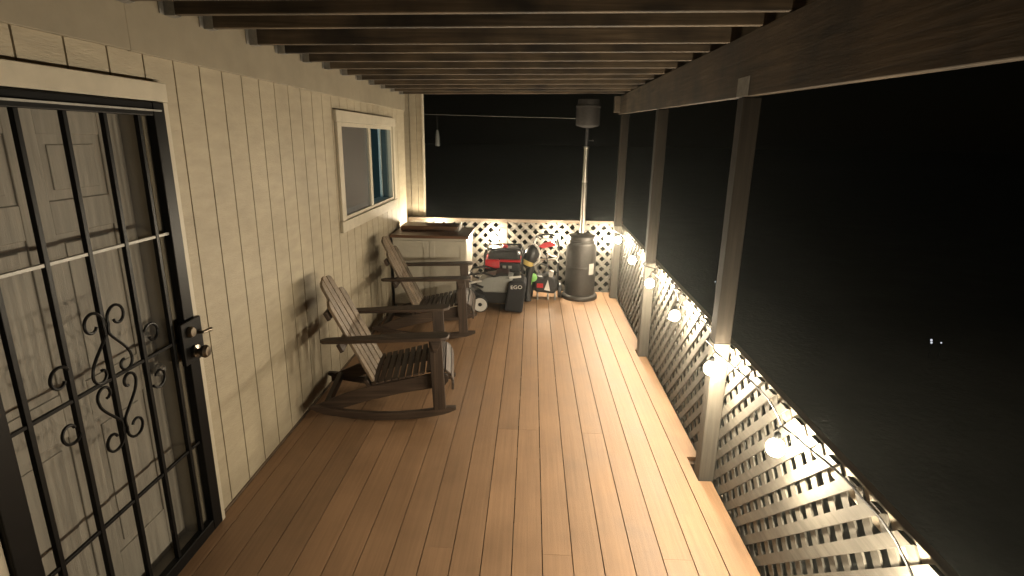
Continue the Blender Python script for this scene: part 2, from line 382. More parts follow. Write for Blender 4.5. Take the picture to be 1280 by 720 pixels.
# security door
SX0, SX1 = WX + 0.004, WX + 0.040
f = MB()
f.box(SX0, SX1, 2.325, 2.398, 0.012, 2.084); f.box(SX0, SX1, 1.356, 1.445, 0.012, 2.084)
f.box(SX0, SX1 - 0.001, 1.446, 2.324, 2.028, 2.083); f.box(SX0, SX1 - 0.001, 1.446, 2.324, 0.012, 0.075)
sdoor = hb(f, 'security_door', M['blackmetal'], bevel=0.004)
f = MB(); f.box(SX1 - 0.018, SX1 + 0.012, 1.37, 2.36, 2.046, 2.053); hb(f, 'top_highlight_rib', M['galv'], sdoor)  # pale metal stands for the highlight line on the black top rail
BX = WX + 0.022
for y in (1.518, 1.700, 1.882, 2.064, 2.246):
    f = MB(); f.box(BX - 0.0095, BX + 0.0095, y - 0.0095, y + 0.0095, 0.074, 2.029); hb(f, 'upright_bar', M['blackmetal'], sdoor, bevel=0.002)
for z in (0.515, 1.052, 1.537):
    f = MB(); f.box(BX - 0.0065, BX + 0.0065, 1.444, 2.326, z - 0.0065, z + 0.0065); hb(f, 'cross_bar', M['galv'] if z > 1.5 else M['blackmetal'], sdoor, bevel=0.0015)  # upper bar is black too; its reflected light is put into pale metal
f = MB(); f.box(WX + 0.0055, WX + 0.0065, 1.445, 2.325, 0.07, 2.03); hb(f, 'door_screen', M['screen'], sdoor)
# scrollwork: S and C scrolls of flat bar
def spiral(cy_, cz, r0, r1, a0, a1, n=16):
    return [(cy_ + (r0 + (r1 - r0) * i / n) * math.cos(a0 + (a1 - a0) * i / n), cz + (r0 + (r1 - r0) * i / n) * math.sin(a0 + (a1 - a0) * i / n)) for i in range(n + 1)]
def scroll_path(pts):
    return [(BX + 0.012, y, z) for y, z in pts]
def bez(p0, p1, p2, p3, n=14):
    out = []
    for i in range(n + 1):
        q = i / n
        out.append(tuple((1-q)**3*a + 3*(1-q)**2*q*b + 3*(1-q)*q*q*c + q**3*e for a, b, c, e in zip(p0, p1, p2, p3)))
    return out
PI = math.pi
CYc, CZc = 1.884, 1.052
for sgn in (1, -1):           # up and down lyre
    for sd in (1, -1):        # mirrored halves
        half = []
        # ram's horn at the tip, strand running down from the apex, curl at the belly
        def arc(cu, cv, r0, r1, d0, d1, n=18):
            return [(cu + (r0 + (r1-r0)*(q/n)**1.3) * math.cos(math.radians(d0 + (d1-d0)*q/n)), cv + (r0 + (r1-r0)*(q/n)**1.3) * math.sin(math.radians(d0 + (d1-d0)*q/n))) for q in range(n + 1)]
        half += arc(0.060, 0.232, 0.050, 0.020, 200, -150)[::-1]
        half += bez(half[-1], (0.010, 0.205), (0.008, 0.195), (0.009, 0.180))[1:]
        half += bez((0.009, 0.180), (0.024, 0.150), (0.092, 0.100), (0.097, 0.062))[1:]
        half += arc(0.061, 0.042, 0.0405, 0.014, 28, -255)[1:]
        pts = [(CYc + sd * u, CZc + sgn * (v + 0.0)) for u, v in half]
        f = MB(); f.tube(scroll_path(pts), 0.0058, 7); hb(f, 'scroll', M['blackmetal'], sdoor, smooth=True)
for yb, sd in ((1.700, -1), (2.064, 1)):      # C scrolls on the neighbouring bars
    for sgn in (1, -1):
        pts = [(yb + sd*(u), CZc + sgn*v) for u, v in [(0.050 + (0.046 - 0.026*(q/20)**1.4)*math.cos(math.radians(150 - 300*q/20)), 0.098 + (0.046 - 0.026*(q/20)**1.4)*math.sin(math.radians(150 - 300*q/20))) for q in range(21)]]
        f = MB(); f.tube(scroll_path(pts), 0.0058, 7); hb(f, 'scroll', M['blackmetal'], sdoor, smooth=True)
# lock box with lever
f = MB(); f.box(SX1 + 0.0005, SX1 + 0.022, 2.262, 2.412, 0.935, 1.135); hb(f, 'lock_box', M['blackmetal'], sdoor, bevel=0.005)
f = MB(); f.lathe([(0, 0), (0.030, 0), (0.030, 0.012), (0.013, 0.016), (0.013, 0.030), (0.027, 0.036), (0.031, 0.052), (0.022, 0.064), (0, 0.066)], 20, Matrix.Translation((SX1 + 0.0225, 2.335, 0.985)) @ rotx); hb(f, 'door_knob', M['lockmetal'], sdoor, smooth=True)
f = MB(); f.lathe([(0, 0), (0.026, 0), (0.026, 0.010), (0.020, 0.020), (0, 0.021)], 20, Matrix.Translation((SX1 + 0.0225, 2.315, 1.085)) @ rotx); hb(f, 'deadbolt', M['lockmetal'], sdoor, smooth=True)
f = MB(); f.tube([(SX1 + 0.02, 2.375, 1.062), (SX1 + 0.05, 2.378, 1.064), (SX1 + 0.056, 2.395, 1.066), (SX1 + 0.056, 2.425, 1.062)], [0.008, 0.008, 0.009, 0.011], 10); hb(f, 'lever', M['lockmetal'], sdoor, smooth=True)

# window: outer trim, sliding sashes, glass, reveal, dark room behind
f = MB()
f.box(WX + 0.001, WX + 0.026, 4.575, 4.665, 1.262, 2.072); f.box(WX + 0.001, WX + 0.026, 6.395, 6.485, 1.262, 2.072)
f.box(WX + 0.001, WX + 0.030, 4.555, 6.505, 2.074, 2.165)
f.box(WX + 0.001, WX + 0.030, 4.555, 6.505, 1.165, 1.260)
win = hb(f, 'window', M['trim'], bevel=0.004)
f = MB()
Z0, Z1 = 1.262, 2.073
f.box(WX - 0.03, WX + 0.012, 4.667, 4.715, Z0, Z1); f.box(WX - 0.03, WX + 0.012, 6.345, 6.393, Z0, Z1)
f.box(WX - 0.03, WX + 0.0125, 4.716, 6.344, Z1 - 0.035, Z1 - 0.001); f.box(WX - 0.03, WX + 0.0125, 4.716, 6.344, Z0 + 0.001, Z0 + 0.03)
f.box(WX - 0.03, WX + 0.014, 5.480, 5.555, Z0 + 0.031, Z1 - 0.036)
hb(f, 'window_frame', M['trim'], win, bevel=0.003)
f = MB(); f.bm.faces.new([f.bm.verts.new(p) for p in ((WX - 0.010, 4.70, Z0 + 0.02), (WX - 0.010, 5.49, Z0 + 0.02), (WX - 0.010, 5.49, Z1 - 0.02), (WX - 0.010, 4.70, Z1 - 0.02))]); hb(f, 'pane', M['glass'], win)
f = MB(); f.bm.faces.new([f.bm.verts.new(p) for p in ((WX - 0.018, 5.545, Z0 + 0.02), (WX - 0.018, 6.355, Z0 + 0.02), (WX - 0.018, 6.355, Z1 - 0.02), (WX - 0.018, 5.545, Z1 - 0.02))]); hb(f, 'pane', M['glass'], win)
f = MB(); f.box(WX - 0.0035, WX - 0.0025, 4.716, 5.479, Z0 + 0.03, Z1 - 0.035); hb(f, 'insect_screen', M['winscreen'], win)
f = MB()
f.box(WX - 0.100, WX - 0.032, 6.345, 6.40, Z0 - 0.02, Z1 + 0.03); f.box(WX - 0.100, WX - 0.032, 4.66, 4.716, Z0 - 0.02, Z1 + 0.03)
f.box(WX - 0.120, WX - 0.0315, 4.7165, 6.3445, Z0 - 0.02, Z0 + 0.012); f.box(WX - 0.15, WX - 0.0315, 4.7165, 6.3445, Z1 - 0.01, Z1 + 0.03)
hb(f, 'reveal', M['reveal'], win, bevel=0.003)
f = MB(); f.box(WX - 0.128, WX - 0.103, 6.318, 6.40, Z0 + 0.031, Z1 + 0.03); hb(f, 'inner_casing', M['casing'], win, bevel=0.003)
f = MB(); f.box(WX - 0.150, WX - 0.033, 4.717, 6.317, Z0 + 0.0125, Z0 + 0.030); hb(f, 'inner_sill', M['casing'], win, bevel=0.003)
f = MB()   # room behind the window, open towards it
rx0, rx1, ry0, ry1, rz0, rz1 = -4.2, WX - 0.16, 3.6, 6.75, 0.0, 2.4
f.box(rx0 - 0.05, rx0, ry0, ry1, rz0, rz1); f.box(rx0, rx1, ry0 - 0.05, ry0, rz0, rz1); f.box(rx0, rx1, ry1, ry1 + 0.03, rz0, rz1)
f.box(rx0, rx1, ry0, ry1, rz0 - 0.05, rz0 - 0.001); f.box(rx0, rx1, ry0, ry1, rz1 + 0.001, rz1 + 0.05)
hb(f, 'room', M['room'])
ld = bpy.data.lights.new('room_light', 'AREA'); ld.energy = 9.0; ld.color = (0.45, 0.88, 1.0); ld.size = 0.5
lo = bpy.data.objects.new('room_light', ld); col.objects.link(lo); lo.location = (-2.6, 4.4, 1.7); lo.rotation_euler = (math.radians(85), 0, math.radians(-25)); lo.parent = None

# ------------------------------------------------------------------ porch roof
roof = thing('porch_roof', 'open brown timber porch roof of parallel joists on a long beam', 'porch roof', (0, 2, 2.45))
RB = Vector((0, 2, 2.45))
def rb(mb, name, mat, parent=None, bevel=0, smooth=False):
    for v in mb.bm.verts: v.co -= RB
    return mb.build(name, mat, parent or roof, bevel, smooth)
JY = [0.72, 1.10, 1.48, 1.86, 2.25, 2.54, 2.83, 3.27, 3.62, 4.0, 4.4, 4.8, 5.2, 5.6, 6.0, 6.4, 6.82]
JY = [-1.9, -1.2, -0.5, 0.1] + JY
for i, y in enumerate(JY):
    f = MB(); dz = random.uniform(-0.004, 0.004); yy = y + random.uniform(-0.004, 0.004)
    xs0, xs1 = WX + 0.022, PX1 + 0.30
    pts = [(xs0, ceilz(xs0) + dz), (xs1, ceilz(xs1) + dz + random.uniform(-.003, .003)), (xs1, ceilz(xs1) + 0.14), (xs0, ceilz(xs0) + 0.14)]
    f.prism(pts, yy - 0.019, yy + 0.019, XZ)
    j = rb(f, 'joist', M['joist'], bevel=0.004)
    f = MB()     # steel joist hanger: saddle and two flanges
    z0 = ceilz(xs0) + dz
    f.box(xs0 - 0.001, xs0 + 0.045, yy - 0.0225, yy + 0.0225, z0 - 0.004, z0 - 0.0015)
    for sd in (-1, 1):
        a, b_ = sorted((yy + sd*0.0205, yy + sd*0.0225)); f.box(xs0, xs0 + 0.045, a, b_, z0 - 0.0012, z0 + 0.10)
        a, b_ = sorted((yy + sd*0.0228, yy + sd*0.055)); f.box(xs0 - 0.0015, xs0 + 0.0008, a, b_, z0 - 0.002, z0 + 0.10)
    rb(f, 'hanger', M['galv'], j)
f = MB(); x = WX + 0.022; n = 0
bw = 0.185
f2 = MB()
x = WX + 0.022
while x < PX1 + 0.3:
    xa, xb = x, min(x + bw - 0.004, PX1 + 0.3)
    f2.prism([(xa, ceilz(xa) + 0.142), (xb, ceilz(xb) + 0.142), (xb, ceilz(xb) + 0.162), (xa, ceilz(xa) + 0.162)], Y0, 6.86, XZ)
    x += bw
rb(f2, 'roof_boards', M['roofdeck'])
f = MB(); yb0, yb1 = Y0, 7.16
pts = [(yb0, beamz(yb0)), (yb1, beamz(yb1)), (yb1, ceilz(1.09) - 0.003), (yb0, ceilz(1.09) - 0.003)]
f.prism(pts, 1.050, 1.092, YZ); beam = rb(f, 'beam', M['beam'], bevel=0.004)
f = MB(); f.box(1.0465, 1.0493, POSTY[0] - 0.045, POSTY[0] + 0.11, beamz(POSTY[0]) + 0.004, beamz(POSTY[0]) + 0.095); rb(f, 'beam_plate', M['galv'], beam)
f = MB(); f.box(0.985, 1.048, 7.04, 7.16, beamz(7.1) + 0.02, ceilz(1.0) - 0.004); rb(f, 'beam_block', M['beam'], beam, bevel=0.004)

# ------------------------------------------------------------------ posts
plab = ('square timber post nearest the camera, standing in front of the lattice', 'square timber post in the middle of the lattice railing, under the beam', 'square timber corner post beside the patio heater at the far end')
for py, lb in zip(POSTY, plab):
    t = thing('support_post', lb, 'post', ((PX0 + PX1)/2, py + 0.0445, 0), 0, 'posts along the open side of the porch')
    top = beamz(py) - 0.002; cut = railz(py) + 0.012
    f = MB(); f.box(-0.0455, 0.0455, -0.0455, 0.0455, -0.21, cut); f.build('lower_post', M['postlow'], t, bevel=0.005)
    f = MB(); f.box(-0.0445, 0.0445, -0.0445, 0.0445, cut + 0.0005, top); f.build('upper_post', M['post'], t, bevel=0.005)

# ------------------------------------------------------------------ lattice railings
def clip(poly, axis, lim, keep_less):
    out = []
    for i in range(len(poly)):
        a, b_ = poly[i], poly[(i+1) % len(poly)]
        ia = (a[axis] <= lim) == keep_less or a[axis] == lim; ib = (b_[axis] <= lim) == keep_less or b_[axis] == lim
        if ia: out.append(a)
        if ia != ib:
            q = (lim - a[axis]) / (b_[axis] - a[axis]); out.append((a[0] + (b_[0]-a[0])*q, a[1] + (b_[1]-a[1])*q))
    return out
def lattice(mb, u0, u1, v0, v1, topf, d_front, d_mid, d_back, fn, front_dir, pitch=0.0965, sw=0.044):
    """two layers of diagonal slats clipped to a panel; front_dir +1 rises with u"""
    for layer, (dr, a, b_) in enumerate(((front_dir, d_front, d_mid), (-front_dir, d_mid + (d_back-d_mid)*0.04, d_back))):
        span = (u1 - u0) + (v1 - v0) + 0.3; step = pitch * math.sqrt(2); c = u0 - (v1 - v0) - 0.2 + 0.013 * layer
        while c < u1 + (v1 - v0) + 0.2:
            h = sw / 2 * math.sqrt(2); H = (v1 - v0) + 0.4; jj = random.uniform(-.005, .005)
            if dr > 0: p = [(c - h + jj, v0 - 0.2), (c + h + jj, v0 - 0.2), (c + h + H, v0 - 0.2 + H), (c - h + H, v0 - 0.2 + H)]
            else: p = [(c - h + jj, v0 - 0.2), (c + h + jj, v0 - 0.2), (c + h - H, v0 - 0.2 + H), (c - h - H, v0 - 0.2 + H)]
            for ax, lim, less in ((0, u0, False), (0, u1, True), (1, v0, False), (1, v1, True)):
                if len(p) > 2: p = clip(p, ax, lim, less)
            c += step
            q = []
            for e in p:
                if not q or (abs(e[0]-q[-1][0]) + abs(e[1]-q[-1][1])) > 1e-4: q.append(e)
            if len(q) > 2 and (abs(q[0][0]-q[-1][0]) + abs(q[0][1]-q[-1][1])) < 1e-4: q.pop()
            if len(q) < 3: continue
            ar = abs(sum(q[i][0]*q[(i+1) % len(q)][1] - q[(i+1) % len(q)][0]*q[i][1] for i in range(len(q)))) / 2
            if ar > 2e-5: mb.prism(q, a, b_, fn)
bays = [(-0.9, POSTY[0] + 0.04, 'lattice railing section in the foreground, in front of the nearest post'),
        (POSTY[0] + 0.046, POSTY[1] + 0.04, 'lattice railing section between the nearest post and the middle post'),
        (POSTY[1] + 0.046, 7.145, 'lattice railing section between the middle post and the far corner')]
for y0, y1, lb in bays:
    base = Vector((1.15, y0, 0)); r_ = thing('lattice_railing', lb, 'railing', base, 0, 'lattice railing sections round the deck')
    f = MB()
    slope = 0.0145
    fn = lambda u, v, d, b=base: (d - b.x, u - b.y, v + slope * (u - 1.2))
    lattice(f, y0, y1, -0.06, 0.825, None, LATX - 0.004, LATX + 0.005, LATX + 0.0140, fn, -1)
    f.build('lattice_panel', M['lattice'], r_)
    f = MB()
    f.prism([(y0, railz(y0) - 0.088), (y1, railz(y1) - 0.088), (y1, railz(y1)), (y0, railz(y0))], LATX + 0.0145, LATX + 0.052, lambda u, v, d, b=base: (d - b.x, u - b.y, v))
    f.build('top_rail', M['rail'], r_, bevel=0.004)
    f = MB()
    f.prism([(y0, -0.14), (y1, -0.14), (y1, -0.045), (y0, -0.045)], LATX + 0.0145, LATX + 0.052, lambda u, v, d, b=base: (d - b.x, u - b.y, v))
    f.build('bottom_rail', M['rail'], r_, bevel=0.004)
BY = 7.145
base = Vector((-0.3, BY, 0)); r_ = thing('lattice_railing', 'lattice railing across the far end, behind the patio heater and the cabinet', 'railing', base, 0, 'lattice railing sections round the deck')
fnb = lambda u, v, d, b=base: (u - b.x, d - b.y, v)
ZT = 0.955
for u0, u1, dr in ((-1.30, -0.395, 1), (-0.300, 1.075, -1)):
    f = MB(); lattice(f, u0, u1, -0.03, ZT - 0.045, None, BY - 0.006, BY + 0.005, BY + 0.0155, fnb, dr); f.build('lattice_panel', M['lattice'], r_)
f = MB(); lattice(f, -1.545, -1.302, -0.03, ZT - 0.045, None, BY - 0.003, BY + 0.006, BY + 0.0175, fnb, 1); f.build('lattice_panel', M['lattice'], r_)
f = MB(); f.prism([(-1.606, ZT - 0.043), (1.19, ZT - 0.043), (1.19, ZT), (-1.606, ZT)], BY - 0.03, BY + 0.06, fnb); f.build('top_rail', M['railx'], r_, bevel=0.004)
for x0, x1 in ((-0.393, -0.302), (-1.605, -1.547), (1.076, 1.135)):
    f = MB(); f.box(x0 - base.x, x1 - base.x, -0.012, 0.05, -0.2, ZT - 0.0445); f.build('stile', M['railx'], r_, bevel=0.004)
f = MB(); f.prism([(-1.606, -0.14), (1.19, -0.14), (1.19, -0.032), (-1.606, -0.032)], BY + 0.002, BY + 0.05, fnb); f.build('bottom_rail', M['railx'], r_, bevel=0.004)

# ------------------------------------------------------------------ string lights
sl = thing('string_lights', 'string of glowing round bulbs hanging from a black cord along the lattice railing', 'string lights', (1.1, 2.0, 0.8))
SB = Vector((1.1, 2.0, 0.8))
bulbs = [(1.022, 1.22), (1.022, 2.035), (1.000, 2.81), (1.022, 3.70), (1.022, 4.55), (1.022, 5.41), (1.022, 6.37)]
bulbs = [(x, y, railz(y) - 0.085 + 0.02*(y > 6)) for x, y in bulbs] + [(0.985, 7.02, 0.735), (0.350, 7.01, 0.752), (-0.474, 7.01, 0.725), (-1.24, 7.01, 0.862)]
cord = []
prev = None
for i, (x, y, z) in enumerate(bulbs[:7]):
    nx = x + 0.012
    tz = railz(y) + 0.014
    if prev:
        for q in range(1, 8):
            k = q / 8; yy = prev[1] + (y - prev[1]) * k
            bx = prev[0] + 0.012 + (x - prev[0]) * k + (0.085 + 0.02 * (i % 2)) * math.sin(PI * k)
            bx = min(bx, 1.131)
            for p in POSTY:
                dd = abs(yy - (p + 0.0445))
                if dd < 0.2: bx = min(bx, 1.035 + max(0, dd - 0.055) * 0.62)
            cord.append((bx, yy, railz(yy) + 0.013 - 0.032 * math.sin(PI * k) + random.uniform(-.004, .004)))
    cord.append((nx, y, tz)); prev = (x, y, z)
cord += [(1.02, 6.86, 0.885), (1.03, 7.0, 0.89)]
bk = [(0.985, 0.86), (0.66, 0.835), (0.352, 0.862), (-0.06, 0.835), (-0.478, 0.855), (-0.86, 0.85), (-1.25, 0.91), (-1.5, 0.92)]
for (xa, za), (xb, zb) in zip(bk, bk[1:]):
    for q in range(4):
        k = q/4; cord.append((xa + (xb-xa)*k, 7.035 + 0.06*math.sin(PI*k), za + (zb-za)*k - 0.01 * math.sin(PI*k)))
cord = [(1.128, Y0 + 1.6, 0.80), (1.10, 0.2, 0.79), (1.075, 0.8, 0.80)] + cord
f = MB(); f.tube([Vector(p) - SB for p in cord], 0.0045, 6); f.build('cord', M['socket'], sl, smooth=True)
bulb_me = None
BR = 0.036
for i, (x, y, z) in enumerate(bulbs):
    if i < 7:
        ax = x + 0.012
        top = Vector((ax, y, railz(y) + 0.014))
    else: top = Vector((x, 7.03, {7: 0.86, 8: 0.862, 9: 0.855, 10: 0.91}[i]))
    if bulb_me is None:
        f = MB(); f.lathe([(0, -BR)] + [(BR*math.sin(a), -BR*math.cos(a)) for a in [PI*k/10 for k in range(1, 9)]] + [(0.016, 0.033), (0.0135, 0.0385)], 14)
        b_ = f.build('bulb', M['bulb'], sl, smooth=True); bulb_me = b_.data
    else:
        b_ = bpy.data.objects.new('bulb', bulb_me); col.objects.link(b_); b_.parent = sl
    b_.location = Vector((x, y, z)) - SB
    f = MB(); f.lathe([(0, 0.041), (0.0140, 0.041), (0.0150, 0.046), (0.0135, 0.066), (0.008, 0.072), (0, 0.073)], 14)
    rel = top - Vector((x, y, z))
    f.tube([(0, 0, 0.078), (rel.x*0.35, rel.y*0.3, 0.078 + (rel.z - 0.078)*0.5), tuple(rel)], 0.0042, 6)
    f.build('socket', M['socket'], b_, smooth=True)

# ------------------------------------------------------------------ rocking chairs
def rocking_chair(label, loc, rz):
    c = thing('rocking_chair', label, 'rocking chair', loc, rz, 'wooden rocking chairs on the deck')
    HW = 0.290
    R = 1.9; X0 = 0.06
    for sd in (-1, 1):
        # curved rocker
        f = MB(); n = 22; lo_, hi = [], []
        for i in range(n + 1):
            x = -0.53 + 1.02 * i / n; z = (x-X0)**2/(2*R); hh = 0.056 if 1 < i < n-1 else (0.044 if i in (1, n-1) else 0.022)
            zc = z + 0.028
            lo_.append((x, max(z, zc - hh/2) if 1 < i < n-1 else zc - hh/2)); hi.append((x, zc + hh/2))
        f.prism(lo_ + hi[::-1], sd*HW - 0.019, sd*HW + 0.019, XZ); f.build('rocker', M['chairX'], c, bevel=0.004)
        # front leg
        f = MB(); f.prism([(0.330, 0.080), (0.418, 0.090), (0.395, 0.631), (0.305, 0.628)], sd*HW + sd*0.020, sd*HW + sd*0.050, XZ)
        f.build('leg', M['chairZ'], c, bevel=0.004)
        # seat side rail with rounded nose, sloping down to the back of the rocker
        top = [(-0.50, 0.115), (-0.30, 0.20), (-0.1, 0.255), (0.15, 0.300), (0.36, 0.345)]
        nose = [(0.405, 0.345), (0.435, 0.315), (0.438, 0.275), (0.41, 0.238)]
        bot = [(0.34, 0.225), (0.1, 0.19), (-0.15, 0.135), (-0.36, 0.075), (-0.50, 0.060)]
        f = MB(); f.prism(top + nose + bot, sd*(HW - 0.026) - 0.018*0 - 0.012, sd*(HW - 0.026) + 0.005, XZ) if sd > 0 else f.prism(top + nose + bot, -(HW - 0.026) - 0.005, -(HW - 0.026) + 0.012, XZ)
        f.build('side_rail', M['chairX'], c, bevel=0.004)
        # armrest: broad board, rounded front, narrower at the back
        f = MB()
        ya, yb_ = 0.265, 0.405
        pl = [(-0.42, 0.33), (-0.38, 0.295), (-0.1, 0.28), (0.2, ya), (0.40, ya), (0.435, ya + 0.02), (0.448, ya + 0.05), (0.448, yb_ - 0.045), (0.43, yb_ - 0.012), (0.39, yb_), (0.1, yb_ - 0.008), (-0.3, 0.375), (-0.40, 0.365)]
        az = lambda x: 0.588 + (x + 0.42) * 0.025
        f.prism([(x, sd*y) for x, y in pl], 0, 0.024, lambda u, v, dd: (u, v, az(u) + 0.022 + dd)); f.build('armrest', M['chairX'], c, bevel=0.005)
        # bracket under the arm
        f = MB(); f.prism([(0.31, 0.625), (0.39, 0.628), (0.385, 0.585), (0.36, 0.53), (0.34, 0.53)], 0, 0.022, lambda u, v, dd, s=sd: (u, s*(HW + 0.052 + dd), v)); f.build('arm_bracket', M['chairX'], c, bevel=0.003)
    # seat: slats following the curve, waterfall front
    f = MB()
    prof = [(-0.085, 0.262), (-0.035, 0.272), (0.012, 0.281), (0.060, 0.291), (0.108, 0.301), (0.156, 0.312), (0.204, 0.323), (0.252, 0.334), (0.300, 0.346), (0.348, 0.356), (0.392, 0.360)]
    W = HW * 2 - 0.020
    for i, (x, z) in enumerate(prof):
        ang = -0.21 if i < 9 else (0.0 if i == 9 else 0.25)
        mt = Matrix.Translation((x, 0, z + 0.011)) @ Matrix.Rotation(ang, 4, 'Y'); f.obox(mt, 0.037, W, 0.018)
    for x, z, ang in ((0.432, 0.349, 0.75), (0.461, 0.300, 1.25), (0.468, 0.236, 1.60)):
        mt = Matrix.Translation((x, 0, z)) @ Matrix.Rotation(ang, 4, 'Y'); f.obox(mt, 0.050, W, 0.018)
    f.build('seat', M['chairY'], c, bevel=0.004)
    # reclined back: five slats, rounded top
    f = MB(); th = math.radians(25.5)
    mt = Matrix.Translation((-0.085, 0, 0.225)) @ Matrix.Rotation(-th, 4, 'Y')
    ws = 0.089; gap = 0.0175
    for i in range(5):
        yc = (i - 2) * (ws + gap); h0 = 0.0; k = abs(i - 2)
        if k == 2: outl = [(-ws/2*0.86, 0), (ws/2*0.86, 0)]; hA, hB = 0.645, 0.70
        elif k == 1: outl = [(-ws/2*0.93, 0), (ws/2*0.93, 0)]; hA, hB = 0.775, 0.832
        else: outl = [(-ws/2*0.95, 0), (ws/2*0.95, 0)]; hA, hB = 0.838, 0.838
        sgn = 1 if i >= 2 else -1
        if k == 0: tops = [(ws/2, 0.832), (0.02, 0.843), (-0.02, 0.843), (-ws/2, 0.832)]
        else:
            inner, outer = -sgn*ws/2, sgn*ws/2
            tops = [(outer, hA), (outer*0.75, hA + (hB-hA)*0.55), (0, hA + (hB-hA)*0.86), (inner, hB)]
            if sgn < 0: tops = [(inner, hB), (0, hA + (hB-hA)*0.86), (outer*0.75, hA + (hB-hA)*0.55), (outer, hA)]
        poly = outl + tops
        f.prism([(yc + u, v) for u, v in poly], -0.010, 0.010, lambda u, v, dd: tuple(mt @ Vector((dd + 0.012 * (u/0.25)**2, u, v))))
    f.build('backrest', M['chairback'], c, bevel=0.003)
    for zz, wd in ((0.405, 0.74), (0.62, 0.545), (0.06, 0.53)):
        f = MB(); f.obox(mt @ Matrix.Translation((-0.026, 0, zz)), 0.028, wd, 0.062); f.build('back_support', M['chairY'], c, bevel=0.004)
    f = MB(); f.box(-0.44, -0.405, -HW + 0.04, HW - 0.04, 0.085, 0.145); f.build('stretcher', M['chairY'], c, bevel=0.004)
    return c
rocking_chair('weathered wooden rocking chair nearer the camera, its back to the siding', (-1.032, 3.82, 0), math.radians(8))
rocking_chair('weathered wooden rocking chair farther off, in front of the white cabinet', (-1.040, 5.47, 0), math.radians(4))

# ------------------------------------------------------------------ white cabinet in the far left corner
c = thing('cabinet', 'white two door cabinet with a brown wooden top in the far corner', 'cabinet', (-1.15, 6.46, 0))
cx0, cx1, cy0, cy1, ch = -0.430, 0.425, -0.30, 0.29, 0.855
f = MB(); f.box(cx0, cx1, cy0, cy1, 0.05, ch - 0.001); f.box(cx0 + 0.02, cx1 - 0.02, cy0 + 0.04, cy1, 0, 0.0495); f.build('body', M['cabinet'], c, bevel=0.003)
for s0, s1, hx in ((cx0 + 0.012, -0.004, -0.035), (0.002, cx1 - 0.012, 0.035)):
    f = MB(); f.box(s0, s1, cy0 - 0.017, cy0 - 0.002, 0.075, ch - 0.03)
    for a, b_, z0, z1 in ((s0, s0 + 0.06, 0.075, ch - 0.03), (s1 - 0.06, s1, 0.075, ch - 0.03), (s0 + 0.06, s1 - 0.06, 0.075, 0.145), (s0 + 0.06, s1 - 0.06, ch - 0.10, ch - 0.03)):
        f.box(a, b_, cy0 - 0.024, cy0 - 0.0175, z0, z1)
    dr = f.build('door', M['cabinet'], c, bevel=0.002)
    f = MB(); f.lathe([(0, 0), (0.006, 0), (0.006, 0.012), (0.013, 0.018), (0.011, 0.026), (0, 0.028)], 12, Matrix.Translation((hx, cy0 - 0.024, 0.56)) @ Matrix.Rotation(PI/2, 4, 'X')); f.build('handle', M['galv'], dr, smooth=True)
f = MB(); f.box(cx0 - 0.015, cx1 + 0.03, cy0 - 0.045, cy1 + 0.02, ch, ch + 0.034); f.build('top', M['cabtop'], c, bevel=0.004)
f = MB(); f.box(cx0 - 0.004, cx0 - 0.001, cy0 - 0.03, cy1, 0.0, ch - 0.002); f.build('gap_shade', M['black'], c)  # black sheet stands for the shade between cabinet and wall
bx = thing('storage_box', 'flat dark brown box with a white end lying on the cabinet top', 'box', (-1.20, 6.58, ch + 0.034))
f = MB(); f.box(-0.34, 0.335, -0.14, 0.15, 0.0, 0.058); f.build('box_body', M['cabtop'], bx, bevel=0.004)
f = MB(); f.prism([(-0.14, 0.001), (0.15, 0.001), (0.15, 0.075), (0.02, 0.072), (-0.10, 0.03)], 0.3365, 0.352, YZ); f.build('end_panel', M['white'], bx, bevel=0.002)

# ------------------------------------------------------------------ patio heater
h = thing('patio_heater', 'tall freestanding patio heater with bronze tank housing beside the corner post', 'patio heater', (0.648, 6.86, 0))
f = MB(); f.lathe([(0, 0), (0.225, 0), (0.23, 0.012), (0.228, 0.04), (0.215, 0.055), (0.20, 0.06), (0, 0.06)], 40); f.build('base', M['heater'], h, smooth=True)
f = MB(); f.lathe([(0.188, 0.0605), (0.190, 0.07), (0.190, 0.075), (0.190, 0.395), (0.190, 0.40), (0.1925, 0.405), (0.1925, 0.425), (0.190, 0.43), (0.190, 0.435), (0.190, 0.69), (0.190, 0.70), (0.186, 0.725), (0.1745, 0.735), (0.1745, 0.75), (0, 0.75)], 44)
f.build('tank_housing', M['heater'], h, smooth=True)
f = MB(); f.lathe([(0.165, 0.7505), (0.172, 0.755), (0.172, 0.80), (0.158, 0.812), (0.07, 0.822), (0.045, 0.84), (0, 0.84)], 40); f.build('housing_lid', M['heater'], h, smooth=True)
f = MB()
for i in range(7):
    a0 = math.radians(-62 + i * 3.6); a1 = math.radians(-62 + (i+1) * 3.6); r = 0.1935
    v = [f.bm.verts.new(p) for p in ((r*math.cos(a0), r*math.sin(a0), 0.335), (r*math.cos(a1), r*math.sin(a1), 0.335), (r*math.cos(a1), r*math.sin(a1), 0.475), (r*math.cos(a0), r*math.sin(a0), 0.475))]
    f.bm.faces.new(v)
f.build('warning_label', M['label'], h)
f = MB(); f.lathe([(0, 0.8405), (0.033, 0.8405), (0.033, 1.46), (0, 1.46)], 24); f.build('pole', M['polelow'], h, smooth=True)
f = MB(); f.lathe([(0.0, 1.461), (0.036, 1.461), (0.036, 1.48), (0.030, 1.485), (0.030, 1.86), (0.036, 1.865), (0.036, 1.885), (0, 1.885)], 24); f.build('upper_pole', M['steelpole'], h, smooth=True)
